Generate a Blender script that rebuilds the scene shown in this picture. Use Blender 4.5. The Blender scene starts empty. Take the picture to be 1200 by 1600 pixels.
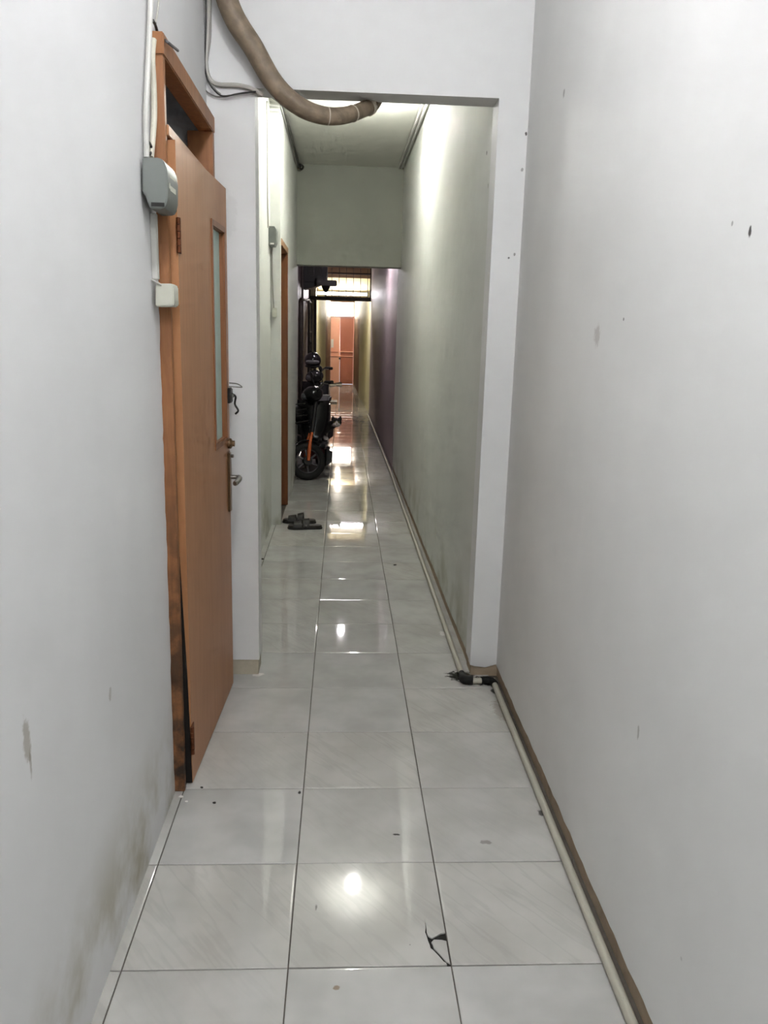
import bpy, bmesh, math, random
import numpy as np
from mathutils import Vector, Matrix, Euler

S = bpy.context.scene
C = S.collection
random.seed(7)

# ------------------------------------------------------------------ camera
F_PX, PITCH, YAW, ROLL, CAM_H = 1271.99, 0.21632, 0.055197, 0.026125, 1.5147
def _axes():
    cp, sp, cy, sy = math.cos(PITCH), math.sin(PITCH), math.cos(YAW), math.sin(YAW)
    f = Vector((sy*cp, cy*cp, -sp)); r = Vector((cy, -sy, 0)); u = r.cross(f)
    cr, sr = math.cos(ROLL), math.sin(ROLL)
    return cr*r + sr*u, -sr*r + cr*u, f
RT, UP, FW = _axes()
cam_d = bpy.data.cameras.new('camera'); cam = bpy.data.objects.new('camera', cam_d); C.objects.link(cam)
cam_d.sensor_fit = 'VERTICAL'; cam_d.sensor_height = 36.0; cam_d.lens = 36.0*F_PX/1600.0
cam_d.clip_start = 0.02; cam_d.clip_end = 200
m = Matrix((RT, UP, -FW)).transposed().to_4x4(); m.translation = (0, 0, CAM_H)
cam.matrix_world = m
S.camera = cam
def at(px, py, axis, val):
    """the point of the place seen at a pixel of the photograph, on the plane axis = val"""
    d = FW + RT*((px-600)/F_PX) - UP*((py-800)/F_PX)
    o = Vector((0, 0, CAM_H)); i = 'xyz'.index(axis)
    return o + d*((val-o[i])/d[i])

# ------------------------------------------------------------------ world, exposure
W = bpy.data.worlds.new('world'); S.world = W; W.use_nodes = True
W.node_tree.nodes['Background'].inputs[0].default_value = (0.85, 0.92, 1.0, 1)
W.node_tree.nodes['Background'].inputs[1].default_value = 1.0
S.view_settings.view_transform = 'Standard'; S.view_settings.look = 'None'
S.view_settings.exposure = 0.0; S.view_settings.gamma = 1.0; S.view_settings.use_curve_mapping = False
S.cycles.use_denoising = True
S.cycles.max_bounces = 7; S.cycles.diffuse_bounces = 4; S.cycles.glossy_bounces = 4; S.cycles.transmission_bounces = 3
S.cycles.use_adaptive_sampling = True; S.cycles.adaptive_threshold = 0.07; S.cycles.adaptive_min_samples = 12
S.cycles.caustics_reflective = False; S.cycles.caustics_refractive = False
S.cycles.sample_clamp_indirect = 6.0
NEAR_LAMP, PASS_LAMP, MID_LAMP, END_FILL_LAMP = 275.0, 680.0, 420.0, 900.0     # radiance of the bulbs
TUBE, FAR_FILL_TUBE, DAYLIGHT = 115.0, 200.0, 30.0

# ------------------------------------------------------------------ materials
def lin(c):
    return tuple(((x/255)/12.92 if x/255 <= 0.04045 else ((x/255+0.055)/1.055)**2.4) for x in c)
class NT:
    def __init__(s, name):
        s.m = bpy.data.materials.new(name); s.m.use_nodes = True
        s.t = s.m.node_tree; s.n = s.t.nodes; s.b = s.n['Principled BSDF']
    def new(s, kind, **kw):
        x = s.n.new(kind)
        for k, v in kw.items(): setattr(x, k, v)
        return x
    def link(s, a, b): s.t.links.new(a, b)
    def val(s, sock, v):
        if hasattr(v, 'is_output') or isinstance(v, bpy.types.NodeSocket): s.link(v, sock)
        else: sock.default_value = v
    def math(s, op, a, b=0.0, c=0.0, clamp=False):
        x = s.new('ShaderNodeMath', operation=op, use_clamp=clamp)
        s.val(x.inputs[0], a); s.val(x.inputs[1], b); s.val(x.inputs[2], c)
        return x.outputs[0]
    def vmath(s, op, a, b):
        x = s.new('ShaderNodeVectorMath', operation=op)
        s.val(x.inputs[0], a); s.val(x.inputs[1], b)
        return x.outputs['Value'] if op in ('LENGTH', 'DISTANCE', 'DOT_PRODUCT') else x.outputs[0]
    def noise(s, vec, scale, detail=4.0, rough=0.55, dist=0.0):
        x = s.new('ShaderNodeTexNoise'); s.link(vec, x.inputs['Vector'])
        x.inputs['Scale'].default_value = scale; x.inputs['Detail'].default_value = detail
        x.inputs['Roughness'].default_value = rough; x.inputs['Distortion'].default_value = dist
        return x.outputs['Fac']
    def ramp(s, fac, a, b):
        x = s.new('ShaderNodeMapRange'); x.interpolation_type = 'SMOOTHSTEP'
        s.val(x.inputs['Value'], fac); s.val(x.inputs['From Min'], a); s.val(x.inputs['From Max'], b)
        return x.outputs['Result']
    def mix(s, fac, a, b):
        x = s.new('ShaderNodeMix', data_type='RGBA')
        s.val(x.inputs[0], fac); s.val(x.inputs[6], a if not isinstance(a, tuple) else (*a[:3], 1)); s.val(x.inputs[7], b if not isinstance(b, tuple) else (*b[:3], 1))
        return x.outputs[2]
    def bump(s, h, strength=0.2, dist=0.01):
        x = s.new('ShaderNodeBump'); x.inputs['Strength'].default_value = strength; x.inputs['Distance'].default_value = dist
        s.link(h, x.inputs['Height']); s.link(x.outputs[0], s.b.inputs['Normal'])
    def pos(s): return s.new('ShaderNodeNewGeometry').outputs['Position']
    def obj(s): return s.new('ShaderNodeTexCoord').outputs['Object']
    def set(s, **kw):
        for k, v in kw.items(): s.val(s.b.inputs[k.replace('_', ' ')], v if not (isinstance(v, tuple) and len(v) == 3) else (*v, 1))
        return s.m
    def spots(s, P, col, spots):
        """dirt of a given place, size and colour: (centre, (sx, sy, sz), colour, strength), with ragged edges"""
        w = s.noise(P, 55, 3)
        for c, r, k, a in spots:
            d = s.vmath('SUBTRACT', P, tuple(c)); d = s.vmath('DIVIDE', d, tuple(r))
            L = s.math('ADD', s.vmath('LENGTH', d, (0, 0, 0)), s.math('MULTIPLY', s.math('SUBTRACT', w, 0.5), 1.5))
            f = s.math('MULTIPLY', s.ramp(L, 1.05, 0.55), a)
            col = s.mix(f, col, k)
        return col

def plain(name, rgb, rough=0.5, metal=0.0, var=0.12, scale=30.0, bump=0.0, spec=0.5, coat=0.0):
    t = NT(name); P = t.obj(); n = t.noise(P, scale, 4)
    c = lin(rgb); lo = tuple(x*(1-var) for x in c); hi = tuple(min(1, x*(1+var)) for x in c)
    if bump: t.bump(n, bump, 0.004)
    r = t.math('ADD', t.math('MULTIPLY', n, 0.12), rough-0.06, clamp=True)
    return t.set(Base_Color=t.mix(n, lo, hi), Roughness=r, Metallic=metal, Specular_IOR_Level=spec, Coat_Weight=coat)

def paint(name, rgb, rough=0.45, spots=(), foot=None, chips=0.0, wavy=0.25):
    t = NT(name); P = t.pos()
    big = t.noise(P, 1.6, 3)
    c = lin(rgb)
    col = t.mix(t.ramp(big, 0.3, 0.75), tuple(x*0.955 for x in c), tuple(min(1, x*1.03) for x in c))
    if foot:      # damp yellow-grey stains, patchy, along the foot of the wall
        z = t.new('ShaderNodeSeparateXYZ'); t.link(P, z.inputs[0])
        band = t.math('MULTIPLY', t.ramp(z.outputs['Z'], foot[1], 0.05), t.ramp(t.noise(P, 3.2, 5), 0.42, 0.68))
        col = t.mix(t.math('MULTIPLY', band, foot[2]), col, lin(foot[0]))
    if chips:     # small chips in the paint
        v = t.new('ShaderNodeTexVoronoi'); t.link(P, v.inputs['Vector']); v.inputs['Scale'].default_value = 9.0
        v.inputs['Randomness'].default_value = 1.0
        k = t.math('MULTIPLY', t.ramp(v.outputs['Distance'], 0.05, 0.02), t.ramp(t.noise(P, 2.1, 2), 0.62, 0.66))
        col = t.mix(t.math('MULTIPLY', k, chips), col, lin((80, 76, 70)))
    if spots: col = t.spots(P, col, spots)
    t.bump(t.noise(P, 7, 2), wavy, 0.012)
    return t.set(Base_Color=col, Roughness=rough, Specular_IOR_Level=0.22)

def emitter(name, rgb, strength):
    t = NT(name); c = lin(rgb)
    e = t.new('ShaderNodeEmission'); e.inputs[0].default_value = (*c, 1); e.inputs[1].default_value = strength
    t.link(e.outputs[0], t.n['Material Output'].inputs[0]); t.n.remove(t.b)
    return t.m

def tile_mat(name, marked):
    t = NT(name); P0 = t.obj()
    r = t.new('ShaderNodeObjectInfo').outputs['Random']
    off = t.new('ShaderNodeCombineXYZ'); t.link(t.math('MULTIPLY', r, 37.0), off.inputs[0]); t.link(t.math('MULTIPLY', r, 91.0), off.inputs[1])
    P = t.vmath('ADD', P0, off.outputs[0])
    G = t.pos()
    uv = t.new('ShaderNodeCombineXYZ')
    t.link(t.vmath('DOT_PRODUCT', P, (6.4, 4.8, 0)), uv.inputs[0]); t.link(t.vmath('DOT_PRODUCT', P, (-0.6, 0.8, 0)), uv.inputs[1])
    vein = t.noise(uv.outputs[0], 1.9, 3, 0.55, 0.1)
    vf = t.math('MULTIPLY', t.ramp(t.math('ABSOLUTE', t.math('SUBTRACT', vein, 0.5)), 0.045, 0.0), t.ramp(r, 0.2, 0.9))
    cloud = t.noise(P, 4.0, 3)
    col = t.mix(t.ramp(cloud, 0.3, 0.7), lin((172, 171, 167)), lin((190, 189, 186)))
    col = t.mix(t.math('MULTIPLY', r, 0.22), col, lin((190, 184, 168)))
    col = t.mix(t.math('MULTIPLY', vf, 0.16), col, lin((140, 137, 132)))
    dirt = t.ramp(t.noise(G, 1.4, 3, 0.6), 0.56, 0.8)
    col = t.mix(t.math('MULTIPLY', dirt, 0.2), col, lin((150, 140, 120)))
    v = t.new('ShaderNodeTexVoronoi'); t.link(G, v.inputs['Vector']); v.inputs['Scale'].default_value = 11.0
    k = t.math('MULTIPLY', t.ramp(v.outputs['Distance'], 0.042, 0.02), t.ramp(t.noise(G, 3.3, 2), 0.6, 0.64))
    col = t.mix(t.math('MULTIPLY', k, 0.75), col, lin((70, 62, 54)))
    def fl(x, y): p = at(x, y, 'z', 0); return (p.x, p.y, 0)
    dk = lin((24, 26, 22))
    if marked: col = t.spots(G, col, [
        (fl(720, 1056), (0.075, 0.062, 1), dk, 1.0), (fl(758, 1064), (0.075, 0.055, 1), dk, 1.0), (fl(775, 1080), (0.03, 0.03, 1), dk, 0.9),
        (fl(785, 1110), (0.045, 0.12, 1), lin((120, 112, 92)), 0.45), (fl(845, 1270), (0.012, 0.02, 1), dk, 0.8),
        (fl(620, 1304), (0.014, 0.006, 1), dk, 0.85), (fl(494, 1418), (0.005, 0.013, 1), dk, 0.6), (fl(468, 1238), (0.006, 0.012, 1), dk, 0.9),
        (fl(403, 1054), (0.028, 0.022, 1), lin((225, 222, 215)), 0.9), (fl(692, 990), (0.02, 0.04, 1), lin((222, 220, 214)), 0.7),
        (fl(760, 1316), (0.02, 0.012, 1), lin((90, 82, 74)), 0.5), (fl(525, 1543), (0.01, 0.008, 1), lin((120, 95, 60)), 0.7)])
    t.bump(t.noise(P, 5.0, 1), 0.05, 0.004)
    rough = t.math('ADD', t.math('MULTIPLY', dirt, 0.07), 0.035)
    return t.set(Base_Color=col, Roughness=rough, IOR=1.5)

def wood_mat(name, rgb, dark, rough=0.38, grain=0.5, axis='z', worn=None):
    t = NT(name); P = t.pos()
    mp = t.new('ShaderNodeMapping'); t.link(P, mp.inputs['Vector'])
    mp.inputs['Scale'].default_value = (14, 14, 1.2) if axis == 'z' else (14, 1.2, 14)
    n = t.noise(mp.outputs[0], 3.0, 6, 0.6, 0.6)
    col = t.mix(t.math('MULTIPLY', t.ramp(n, 0.35, 0.7), grain), lin(rgb), lin(dark))
    if worn:      # rotten, dirty lower end of the jamb
        z = t.new('ShaderNodeSeparateXYZ'); t.link(P, z.inputs[0])
        w = t.math('MULTIPLY', t.ramp(z.outputs['Z'], 1.5, 0.0), t.ramp(t.noise(P, 18, 5), 0.30, 0.62))
        col = t.mix(w, col, lin(worn))
    t.bump(n, 0.12, 0.003)
    return t.set(Base_Color=col, Roughness=rough)

# ------------------------------------------------------------------ mesh builder
class MB:
    def __init__(s): s.v = []; s.f = []
    def add(s, v, f):
        o = len(s.v); s.v += [Vector(p) for p in v]; s.f += [tuple(i+o for i in q) for q in f]; return s
    def box(s, x0, x1, y0, y1, z0, z1):
        x0, x1 = sorted((x0, x1)); y0, y1 = sorted((y0, y1)); z0, z1 = sorted((z0, z1))
        return s.add([(x0,y0,z0),(x1,y0,z0),(x1,y1,z0),(x0,y1,z0),(x0,y0,z1),(x1,y0,z1),(x1,y1,z1),(x0,y1,z1)],
                     [(3,2,1,0),(4,5,6,7),(0,1,5,4),(1,2,6,5),(2,3,7,6),(3,0,4,7)])
    def prism(s, poly, axis, a, b):
        """poly of 2-D points extruded along axis; the 2-D axes are the other two in xyz order"""
        def P(q, w): return {'x': (w, q[0], q[1]), 'y': (q[0], w, q[1]), 'z': (q[0], q[1], w)}[axis]
        n = len(poly); v = [P(q, a) for q in poly] + [P(q, b) for q in poly]
        f = [tuple(range(n))[::-1], tuple(range(n, 2*n))] + [(i, (i+1) % n, n+(i+1) % n, n+i) for i in range(n)]
        return s.add(v, f)
    def tube(s, pts, r, n=10, cap=True):
        pts = [Vector(p) for p in pts]; k = len(pts); R = r if isinstance(r, (list, tuple)) else [r]*k
        T = []
        for i in range(k):
            d = (pts[min(i+1, k-1)] - pts[max(i-1, 0)]); T.append(d.normalized())
        ref = Vector((0, 0, 1)) if abs(T[0].z) < 0.9 else Vector((1, 0, 0))
        N = (ref - T[0]*ref.dot(T[0])).normalized(); v = []
        for i in range(k):
            if i: N = (N - T[i]*N.dot(T[i])).normalized()
            B = T[i].cross(N)
            for j in range(n):
                a = 2*math.pi*j/n; v.append(pts[i] + (N*math.cos(a) + B*math.sin(a))*R[i])
        f = [(i*n+j, i*n+(j+1) % n, (i+1)*n+(j+1) % n, (i+1)*n+j) for i in range(k-1) for j in range(n)]
        if cap: f += [tuple(range(n))[::-1], tuple(range((k-1)*n, k*n))]
        return s.add(v, f)
    def lathe(s, prof, c, axis=(0, 0, 1), n=20):
        """prof: (radius, height along axis)"""
        A = Vector(axis).normalized(); ref = Vector((0, 0, 1)) if abs(A.z) < 0.9 else Vector((1, 0, 0))
        X = (ref - A*ref.dot(A)).normalized(); Y = A.cross(X); c = Vector(c); v = []
        for r, h in prof:
            for j in range(n):
                a = 2*math.pi*j/n; v.append(c + A*h + (X*math.cos(a) + Y*math.sin(a))*max(r, 1e-5))
        k = len(prof)
        f = [(i*n+j, i*n+(j+1) % n, (i+1)*n+(j+1) % n, (i+1)*n+j) for i in range(k-1) for j in range(n)]
        f += [tuple(range(n))[::-1], tuple(range((k-1)*n, k*n))]
        return s.add(v, f)
    def torus(s, c, R, r, axis=(0, 0, 1), n=28, m=10, sq=1.0):
        A = Vector(axis).normalized(); ref = Vector((0, 0, 1)) if abs(A.z) < 0.9 else Vector((1, 0, 0))
        X = (ref - A*ref.dot(A)).normalized(); Y = A.cross(X); c = Vector(c); v = []
        for i in range(n):
            a = 2*math.pi*i/n; d = X*math.cos(a) + Y*math.sin(a)
            for j in range(m):
                b = 2*math.pi*j/m; v.append(c + d*(R + r*math.cos(b)) + A*(r*sq*math.sin(b)))
        f = [(i*m+j, ((i+1) % n)*m+j, ((i+1) % n)*m+(j+1) % m, i*m+(j+1) % m) for i in range(n) for j in range(m)]
        return s.add(v, f)
    def ell(s, c, r, n=14, m=9, M=None):
        v = []; c = Vector(c)
        for i in range(1, m):
            t = math.pi*i/m
            for j in range(n):
                a = 2*math.pi*j/n
                v.append(Vector((r[0]*math.sin(t)*math.cos(a), r[1]*math.sin(t)*math.sin(a), r[2]*math.cos(t))))
        v += [Vector((0, 0, r[2])), Vector((0, 0, -r[2]))]
        if M is not None: v = [M @ p for p in v]
        v = [p + c for p in v]; k = (m-1)*n
        f = [(i*n+j, (i+1)*n+j, (i+1)*n+(j+1) % n, i*n+(j+1) % n) for i in range(m-2) for j in range(n)]
        f += [(k, j, (j+1) % n) for j in range(n)] + [(k+1, (m-2)*n+(j+1) % n, (m-2)*n+j) for j in range(n)]
        return s.add(v, f)
    def map(s, fn): s.v = [fn(p) for p in s.v]; return s
    def build(s, name, mat, parent=None, bevel=0.0, seg=2, smooth=40, local=False, origin=None):
        off = Vector((0, 0, 0))
        if parent is not None:
            if not local:
                q = parent
                while q is not None: off += q.location; q = q.parent
        elif origin is not None: off = Vector(origin)
        else:
            xs = [p.x for p in s.v]; ys = [p.y for p in s.v]; zs = [p.z for p in s.v]
            off = Vector(((min(xs)+max(xs))/2, (min(ys)+max(ys))/2, min(zs)))
        me = bpy.data.meshes.new(name); me.from_pydata([tuple(p-off) for p in s.v], [], s.f)
        bm = bmesh.new(); bm.from_mesh(me); bmesh.ops.recalc_face_normals(bm, faces=bm.faces)
        if bevel:
            ed = [e for e in bm.edges if len(e.link_faces) == 2 and e.calc_face_angle(0) > 0.5]
            bmesh.ops.bevel(bm, geom=ed, offset=bevel, segments=seg, affect='EDGES', clamp_overlap=True)
        bm.to_mesh(me); bm.free()
        if smooth:
            me.polygons.foreach_set('use_smooth', [True]*len(me.polygons)); me.set_sharp_from_angle(angle=math.radians(smooth))
        me.materials.append(mat)
        o = bpy.data.objects.new(name, me); C.objects.link(o)
        if parent is None: o.location = off
        else: o.parent = parent
        return o
def tag(o, label=None, cat=None, group=None, kind=None):
    if label: o['label'] = label
    if cat: o['category'] = cat
    if group: o['group'] = group
    if kind: o['kind'] = kind
    return o
def empty(name, loc, rz=0.0):
    o = bpy.data.objects.new(name, None); C.objects.link(o); o.location = loc; o.rotation_euler = (0, 0, rz)
    o.empty_display_size = 0.1
    return o
def struct(name, mb, mat, **kw):
    return tag(mb.build(name, mat, **kw), kind='structure')
def smooth_path(pts, n=8):
    """Catmull-Rom through the points"""
    P = [Vector(p) for p in pts]; P = [P[0]*2-P[1]] + P + [P[-1]*2-P[-2]]; out = []
    for i in range(1, len(P)-2):
        a, b, c, d = P[i-1:i+3]
        for k in range(n):
            t = k/n
            out.append(0.5*((2*b) + (c-a)*t + (2*a-5*b+4*c-d)*t*t + (3*b-a-3*c+d)*t**3))
    return out + [P[-2]]

# ------------------------------------------------------------------ the place: dimensions (metres)
XL = -0.537                               # left wall of the near room
def xr(y): return 0.700 + (y-1.5)*0.0103   # right wall, very slightly out of square
Y0, PY, PB = -1.6, 3.44, 3.57              # back wall, front and back of the portal wall
Z1, ZP, ZB = 3.36, 3.11, 2.425             # near ceiling, passage ceiling, underside of the portal beam
PLX, PRX = -0.352, 0.600                   # sides of the portal opening
SY0, SY1, SZ = 8.55, 8.75, 2.165           # downstand beam across the passage
GY = 15.5                                  # iron grille and gate
EY = 24.5                                  # door at the far end
def wl(x, y, z): return at(x, y, 'x', XL)

dk = lin((52, 48, 44))
def pl(x, y, X): p = at(x, y, 'x', X); return tuple(p)
def pf(x, y, Y): p = at(x, y, 'y', Y); return tuple(p)
M_left = paint('white_wall_paint_left', (226, 226, 226), 0.7, foot=((150, 140, 105), 0.42, 0.75), chips=0.25, spots=[
    (pl(42, 1155, XL), (1, 0.02, 0.05), lin((140, 130, 110)), 0.55), (pl(48, 1195, XL), (1, 0.006, 0.03), lin((130, 120, 104)), 0.5),
    (pl(172, 1085, XL), (1, 0.012, 0.02), lin((165, 160, 150)), 0.5)])
M_right = paint('white_wall_paint_right', (224, 224, 222), 0.7, chips=0.3, spots=[
    (pl(1172, 362, 0.70), (1, 0.006, 0.012), dk, 0.95), (pl(1144, 349, 0.70), (1, 0.005, 0.006), lin((130, 128, 124)), 0.7),
    (pl(934, 525, 0.71), (1, 0.03, 0.035), lin((176, 170, 166)), 0.55), (pl(977, 499, 0.71), (1, 0.006, 0.005), dk, 0.7),
    (pl(999, 1145, 0.705), (1, 0.006, 0.02), lin((150, 148, 142)), 0.6), (pl(884, 146, 0.72), (1, 0.012, 0.014), lin((150, 148, 146)), 0.7)])
M_front = paint('white_wall_paint_portal', (223, 223, 222), 0.6, chips=0.35, spots=[
    (pf(822, 209, PY), (0.005, 1, 0.009), dk, 0.9), (pf(816, 265, PY), (0.006, 1, 0.008), lin((130, 126, 120)), 0.7),
    (pf(795, 403, PY), (0.006, 1, 0.006), dk, 0.8), (pf(804, 398, PY), (0.005, 1, 0.008), lin((110, 106, 100)), 0.7),
    (pf(360, 335, PY), (0.03, 1, 0.10), lin((190, 190, 188)), 0.2)])
M_pass = paint('pale_green_white_passage_paint', (212, 213, 207), 0.72, foot=((128, 126, 92), 0.5, 0.55), chips=0.2, spots=[
    (pl(760, 239, 0.603), (1, 0.010, 0.013), dk, 0.8), (pl(762, 290, 0.603), (1, 0.01, 0.012), lin((140, 140, 132)), 0.6)])
M_ceil = paint('passage_ceiling_paint', (224, 224, 215), 0.6)
M_brown = plain('bare_brown_plaster', (176, 158, 134), 0.85, var=0.3, scale=18, bump=0.5)
M_mauve = paint('mauve_gloss_paint', (162, 149, 153), 0.5)
M_cream = paint('cream_yellow_paint', (204, 198, 168), 0.5)
M_umber = paint('umber_wall_shading', (92, 70, 46), 0.5)  # brown puts the shading of the far walls into their colour
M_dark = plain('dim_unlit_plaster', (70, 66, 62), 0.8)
M_grout = plain('grey_grout', (84, 78, 70), 0.8, var=0.3, scale=60)
M_tile = tile_mat('ceramic_tile', False); M_tile_m = tile_mat('marked_ceramic_tile', True)

# ------------------------------------------------------------------ floor and its tiles
floor = struct('floor', MB().box(-0.95, 1.05, Y0-0.1, EY+0.4, -0.10, -0.005), M_grout, origin=(0, 0, 0), smooth=0)
floor['label'] = 'glossy white tiled floor running down the whole corridor'
GX, GYO, T = -0.1105, 1.7045, 0.4
def xleft(y):
    if y < PY: return XL-0.01
    if y < 6.35: return -0.555
    if y < SY1: return -0.48
    if y < GY: return -0.64
    return -0.50 + (y-GY)*(0.15/9.0) - 0.01
def xright(y):
    if y < PY: return xr(y)+0.012
    if y < 9.1: return 0.625
    if y < GY: return 0.585-(y-9.1)*0.0094+0.01
    return 0.53-(y-GY)*0.02
tile_cache = {}
def tile_mesh(w, l, marked):
    k = (round(w, 3), round(l, 3), marked)
    if k not in tile_cache:
        a, b = w/2-0.0016, l/2-0.0016; v = []; f = []
        for e, z in ((0, -0.006), (0, -0.0016), (0.0012, -0.0006), (0.0025, -0.00025), (0.0065, 0)):   # cushioned edge
            e = min(e, a*0.8, b*0.8); v += [(-a+e, -b+e, z), (a-e, -b+e, z), (a-e, b-e, z), (-a+e, b-e, z)]
        for r in (0, 4, 8, 12): f += [(r+i, r+(i+1) % 4, r+4+(i+1) % 4, r+4+i) for i in range(4)]
        f.append((16, 17, 18, 19))
        me = bpy.data.meshes.new('floor_tile'); me.from_pydata(v, [], f)
        me.materials.append(M_tile_m if marked else M_tile); tile_cache[k] = me
    return tile_cache[k]
def put_tile(me, x, y):
    o = bpy.data.objects.new('floor_tile', me); C.objects.link(o); o.parent = floor; o.location = (x, y, 0)
    o.rotation_euler = (random.gauss(0, 0.0012), random.gauss(0, 0.0012), random.gauss(0, 0.0008))
    return o
MARKED = {(0, 0), (-1, 0), (1, 0), (2, -1), (1, -1), (4, 1), (3, 1), (2, 1), (1, 1), (4, -1), (5, -1), (5, 1)}
for j in range(-8, 58):
    ya, yb = GYO+T*j, GYO+T*(j+1)
    ya = max(ya, Y0); yb = min(yb, EY+0.3)
    if yb-ya < 0.03: continue
    ys = [ya+0.01, (ya+yb)/2, yb-0.01]
    lo, hi = min(xleft(y) for y in ys), max(xright(y) for y in ys)
    for i in range(-2, 2):
        if i == 0 and j == 0: continue       # the broken tile, built below
        xa, xb = max(GX+T*i, lo), min(GX+T*(i+1), hi)
        if xb-xa < 0.012: continue
        put_tile(tile_mesh(xb-xa, yb-ya, (j, i) in MARKED), (xa+xb)/2, (ya+yb)/2)
# the tile whose corner has cracked off
def poly_tile(name, pts, z=0.0):
    return MB().prism([(p[0], p[1]) for p in pts], 'z', -0.006, z).build(name, M_tile_m, floor, bevel=0.0012, seg=1)
x0, x1, y0, y1 = GX+0.0016, GX+T-0.0016, GYO+0.0016, GYO+T-0.0016
arc = [at(px, py, 'z', 0) for px, py in ((672, 1372), (667, 1405), (664, 1440), (667, 1462), (676, 1481), (690, 1496))]
rc = random.Random(5); crack = []
for a, b in zip(arc[2:], arc[3:] + [Vector((x1-0.004, y0, 0))]):
    for k in range(4): crack.append(a.lerp(b, k/4)+Vector((rc.uniform(-0.0012, 0.0012), rc.uniform(-0.001, 0.001), 0)))
crack.append(Vector((x1-0.006, y0, 0)))
nC = len(crack); wid = [0.0004+0.0045*min(1, i/(nC*0.45))+rc.uniform(0, 0.0016)*(i > 2) for i in range(nC)]
c1 = [at(px, py, 'z', 0) for px, py in ((675, 1465.5), (689, 1458), (697, 1468))]
left_side = [(c.x-w_*0.6, max(c.y, y0)) for c, w_ in zip(crack, wid)]
k1 = next(i for i, c in enumerate(crack) if c.y < c1[0].y)      # the chip meets the crack here
right_up = [(crack[i].x+wid[i]*0.5, crack[i].y) for i in range(1, k1)]
main = [(x0, y0)] + left_side[::-1] + right_up + [(c1[0].x, c1[0].y), (c1[1].x, c1[1].y), (x1, at(697, 1457, 'z', 0).y), (x1, y1), (x0, y1)]
poly_tile('floor_tile', main)
right_low = [(crack[i].x+wid[i]*0.7, crack[i].y) for i in range(k1+1, nC-1)]
shard = right_low + [(x1-0.0005, y0+0.004), (x1, c1[2].y-0.003), (x1-0.012, c1[2].y+0.001), (c1[0].x+0.004, c1[0].y-0.0035)]
poly_tile('tile_shard', shard, -0.0008)
MB().box(arc[2].x-0.012, x1+0.001, y0-0.002, arc[2].y, -0.0052, -0.0042).build('crack_liner', plain('black_crack_liner', (20, 17, 14), 0.9), floor)  # black sheet under the gap makes the crack blacker

# ------------------------------------------------------------------ walls
def ragged_wall(name, x_of, y0, y1, face, z1, mat, zr=0.05, amp=0.012, step=0.035, back=0.16):
    """painted wall whose paint ends in an uneven line above a strip of bare plaster; face = -1 looks to -x"""
    n = max(2, int((y1-y0)/step)); mb = MB(); v = []; f = []
    z = zr
    for i in range(n+1):
        y = y0+(y1-y0)*i/n; x = x_of(y)
        z += random.uniform(-1, 1)*amp*0.45; z += (zr-z)*0.25
        v += [(x-face*0.008, y, z-0.002), (x, y, z+0.002), (x, y, z1)]
    for i in range(n):
        a, b = 3*i, 3*(i+1)
        f += [(a, b, b+1, a+1), (a+1, b+1, b+2, a+2)]
    mb.add(v, f)
    w = struct(name, mb, mat, smooth=50)
    base = MB()
    vb = []
    for i in range(n+1):
        y = y0+(y1-y0)*i/n; x = x_of(y)-face*0.006
        vb += [(x, y, -0.004), (x, y, zr+0.05), (x-face*back, y, -0.004), (x-face*back, y, z1)]
    fb = []
    for i in range(n):
        a, b = 4*i, 4*(i+1); fb += [(a, b, b+1, a+1), (a+2, b+2, b+3, a+3)]
    base.add(vb, fb)
    return w, base
# left wall of the near room: solid, with the doorway left open and a ragged paint edge along the door frame
DY0, DY1, DZ = 2.487, 3.405, 2.305
wl_mb = MB().box(-0.70, XL-0.004, Y0, DY0+0.004, -0.004, Z1).box(-0.575, XL-0.004, DY0+0.004, PY, DZ+0.002, Z1).box(-0.70, XL-0.004, DY1, PY, -0.004, DZ+0.002)
edge = []
zz = -0.004
while zz < DZ: edge.append((DY0-0.006+random.uniform(-0.005, 0.006)+(0.004 if zz > 1.6 else 0), zz)); zz += random.uniform(0.02, 0.06)
skin = [(Y0, -0.004)] + edge + [(DY0-0.004, DZ+0.004), (DY1+0.002, DZ+0.004), (DY1+0.002, -0.004), (PY, -0.004), (PY, Z1), (Y0, Z1)]
wl_mb.prism(skin, 'x', XL-0.004, XL)
struct('wall_left', wl_mb, M_left, smooth=0)
_, rb = ragged_wall('wall_right', xr, Y0, PY+0.02, -1, Z1, M_right)
struct('baseboard_right', rb, M_brown, smooth=0)
struct('wall_back', MB().box(-0.70, 0.95, Y0-0.12, Y0, -0.004, Z1), M_right, smooth=0)
struct('ceiling', MB().box(-0.72, 0.98, Y0-0.1, PB, Z1, Z1+0.1), M_front, smooth=0)
# portal: left pier, beam, right column, one piece of plastered wall with an uneven foot
pm = MB().box(-0.74, PLX, PY, PB, 0.072, Z1).box(PLX, PRX, PY, PB, ZB, Z1)
pm.box(PRX, 0.92, PY, PB, 0.06, Z1)
foot = [(PRX, 0.06), (PRX, 0.052), (PRX+0.02, 0.045), (PRX+0.045, 0.043), (PRX+0.07, 0.040), (PRX+0.09, 0.046), (PRX+0.122, 0.056), (PRX+0.125, 0.06)]
pm.prism(foot, 'y', PY, PY+0.05)
struct('wall_front', pm, M_front, smooth=0)
struct('trim_1', MB().box(PRX+0.006, 0.90, PY+0.007, PB, -0.004, 0.062), M_brown, smooth=0)
M_beige = plain('beige_bare_cement', (176, 168, 150), 0.8, var=0.2, scale=25, bump=0.3)
struct('trim_2', MB().box(-0.72, PLX-0.005, PY+0.006, PB, -0.004, 0.074), M_beige, smooth=0)
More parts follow.
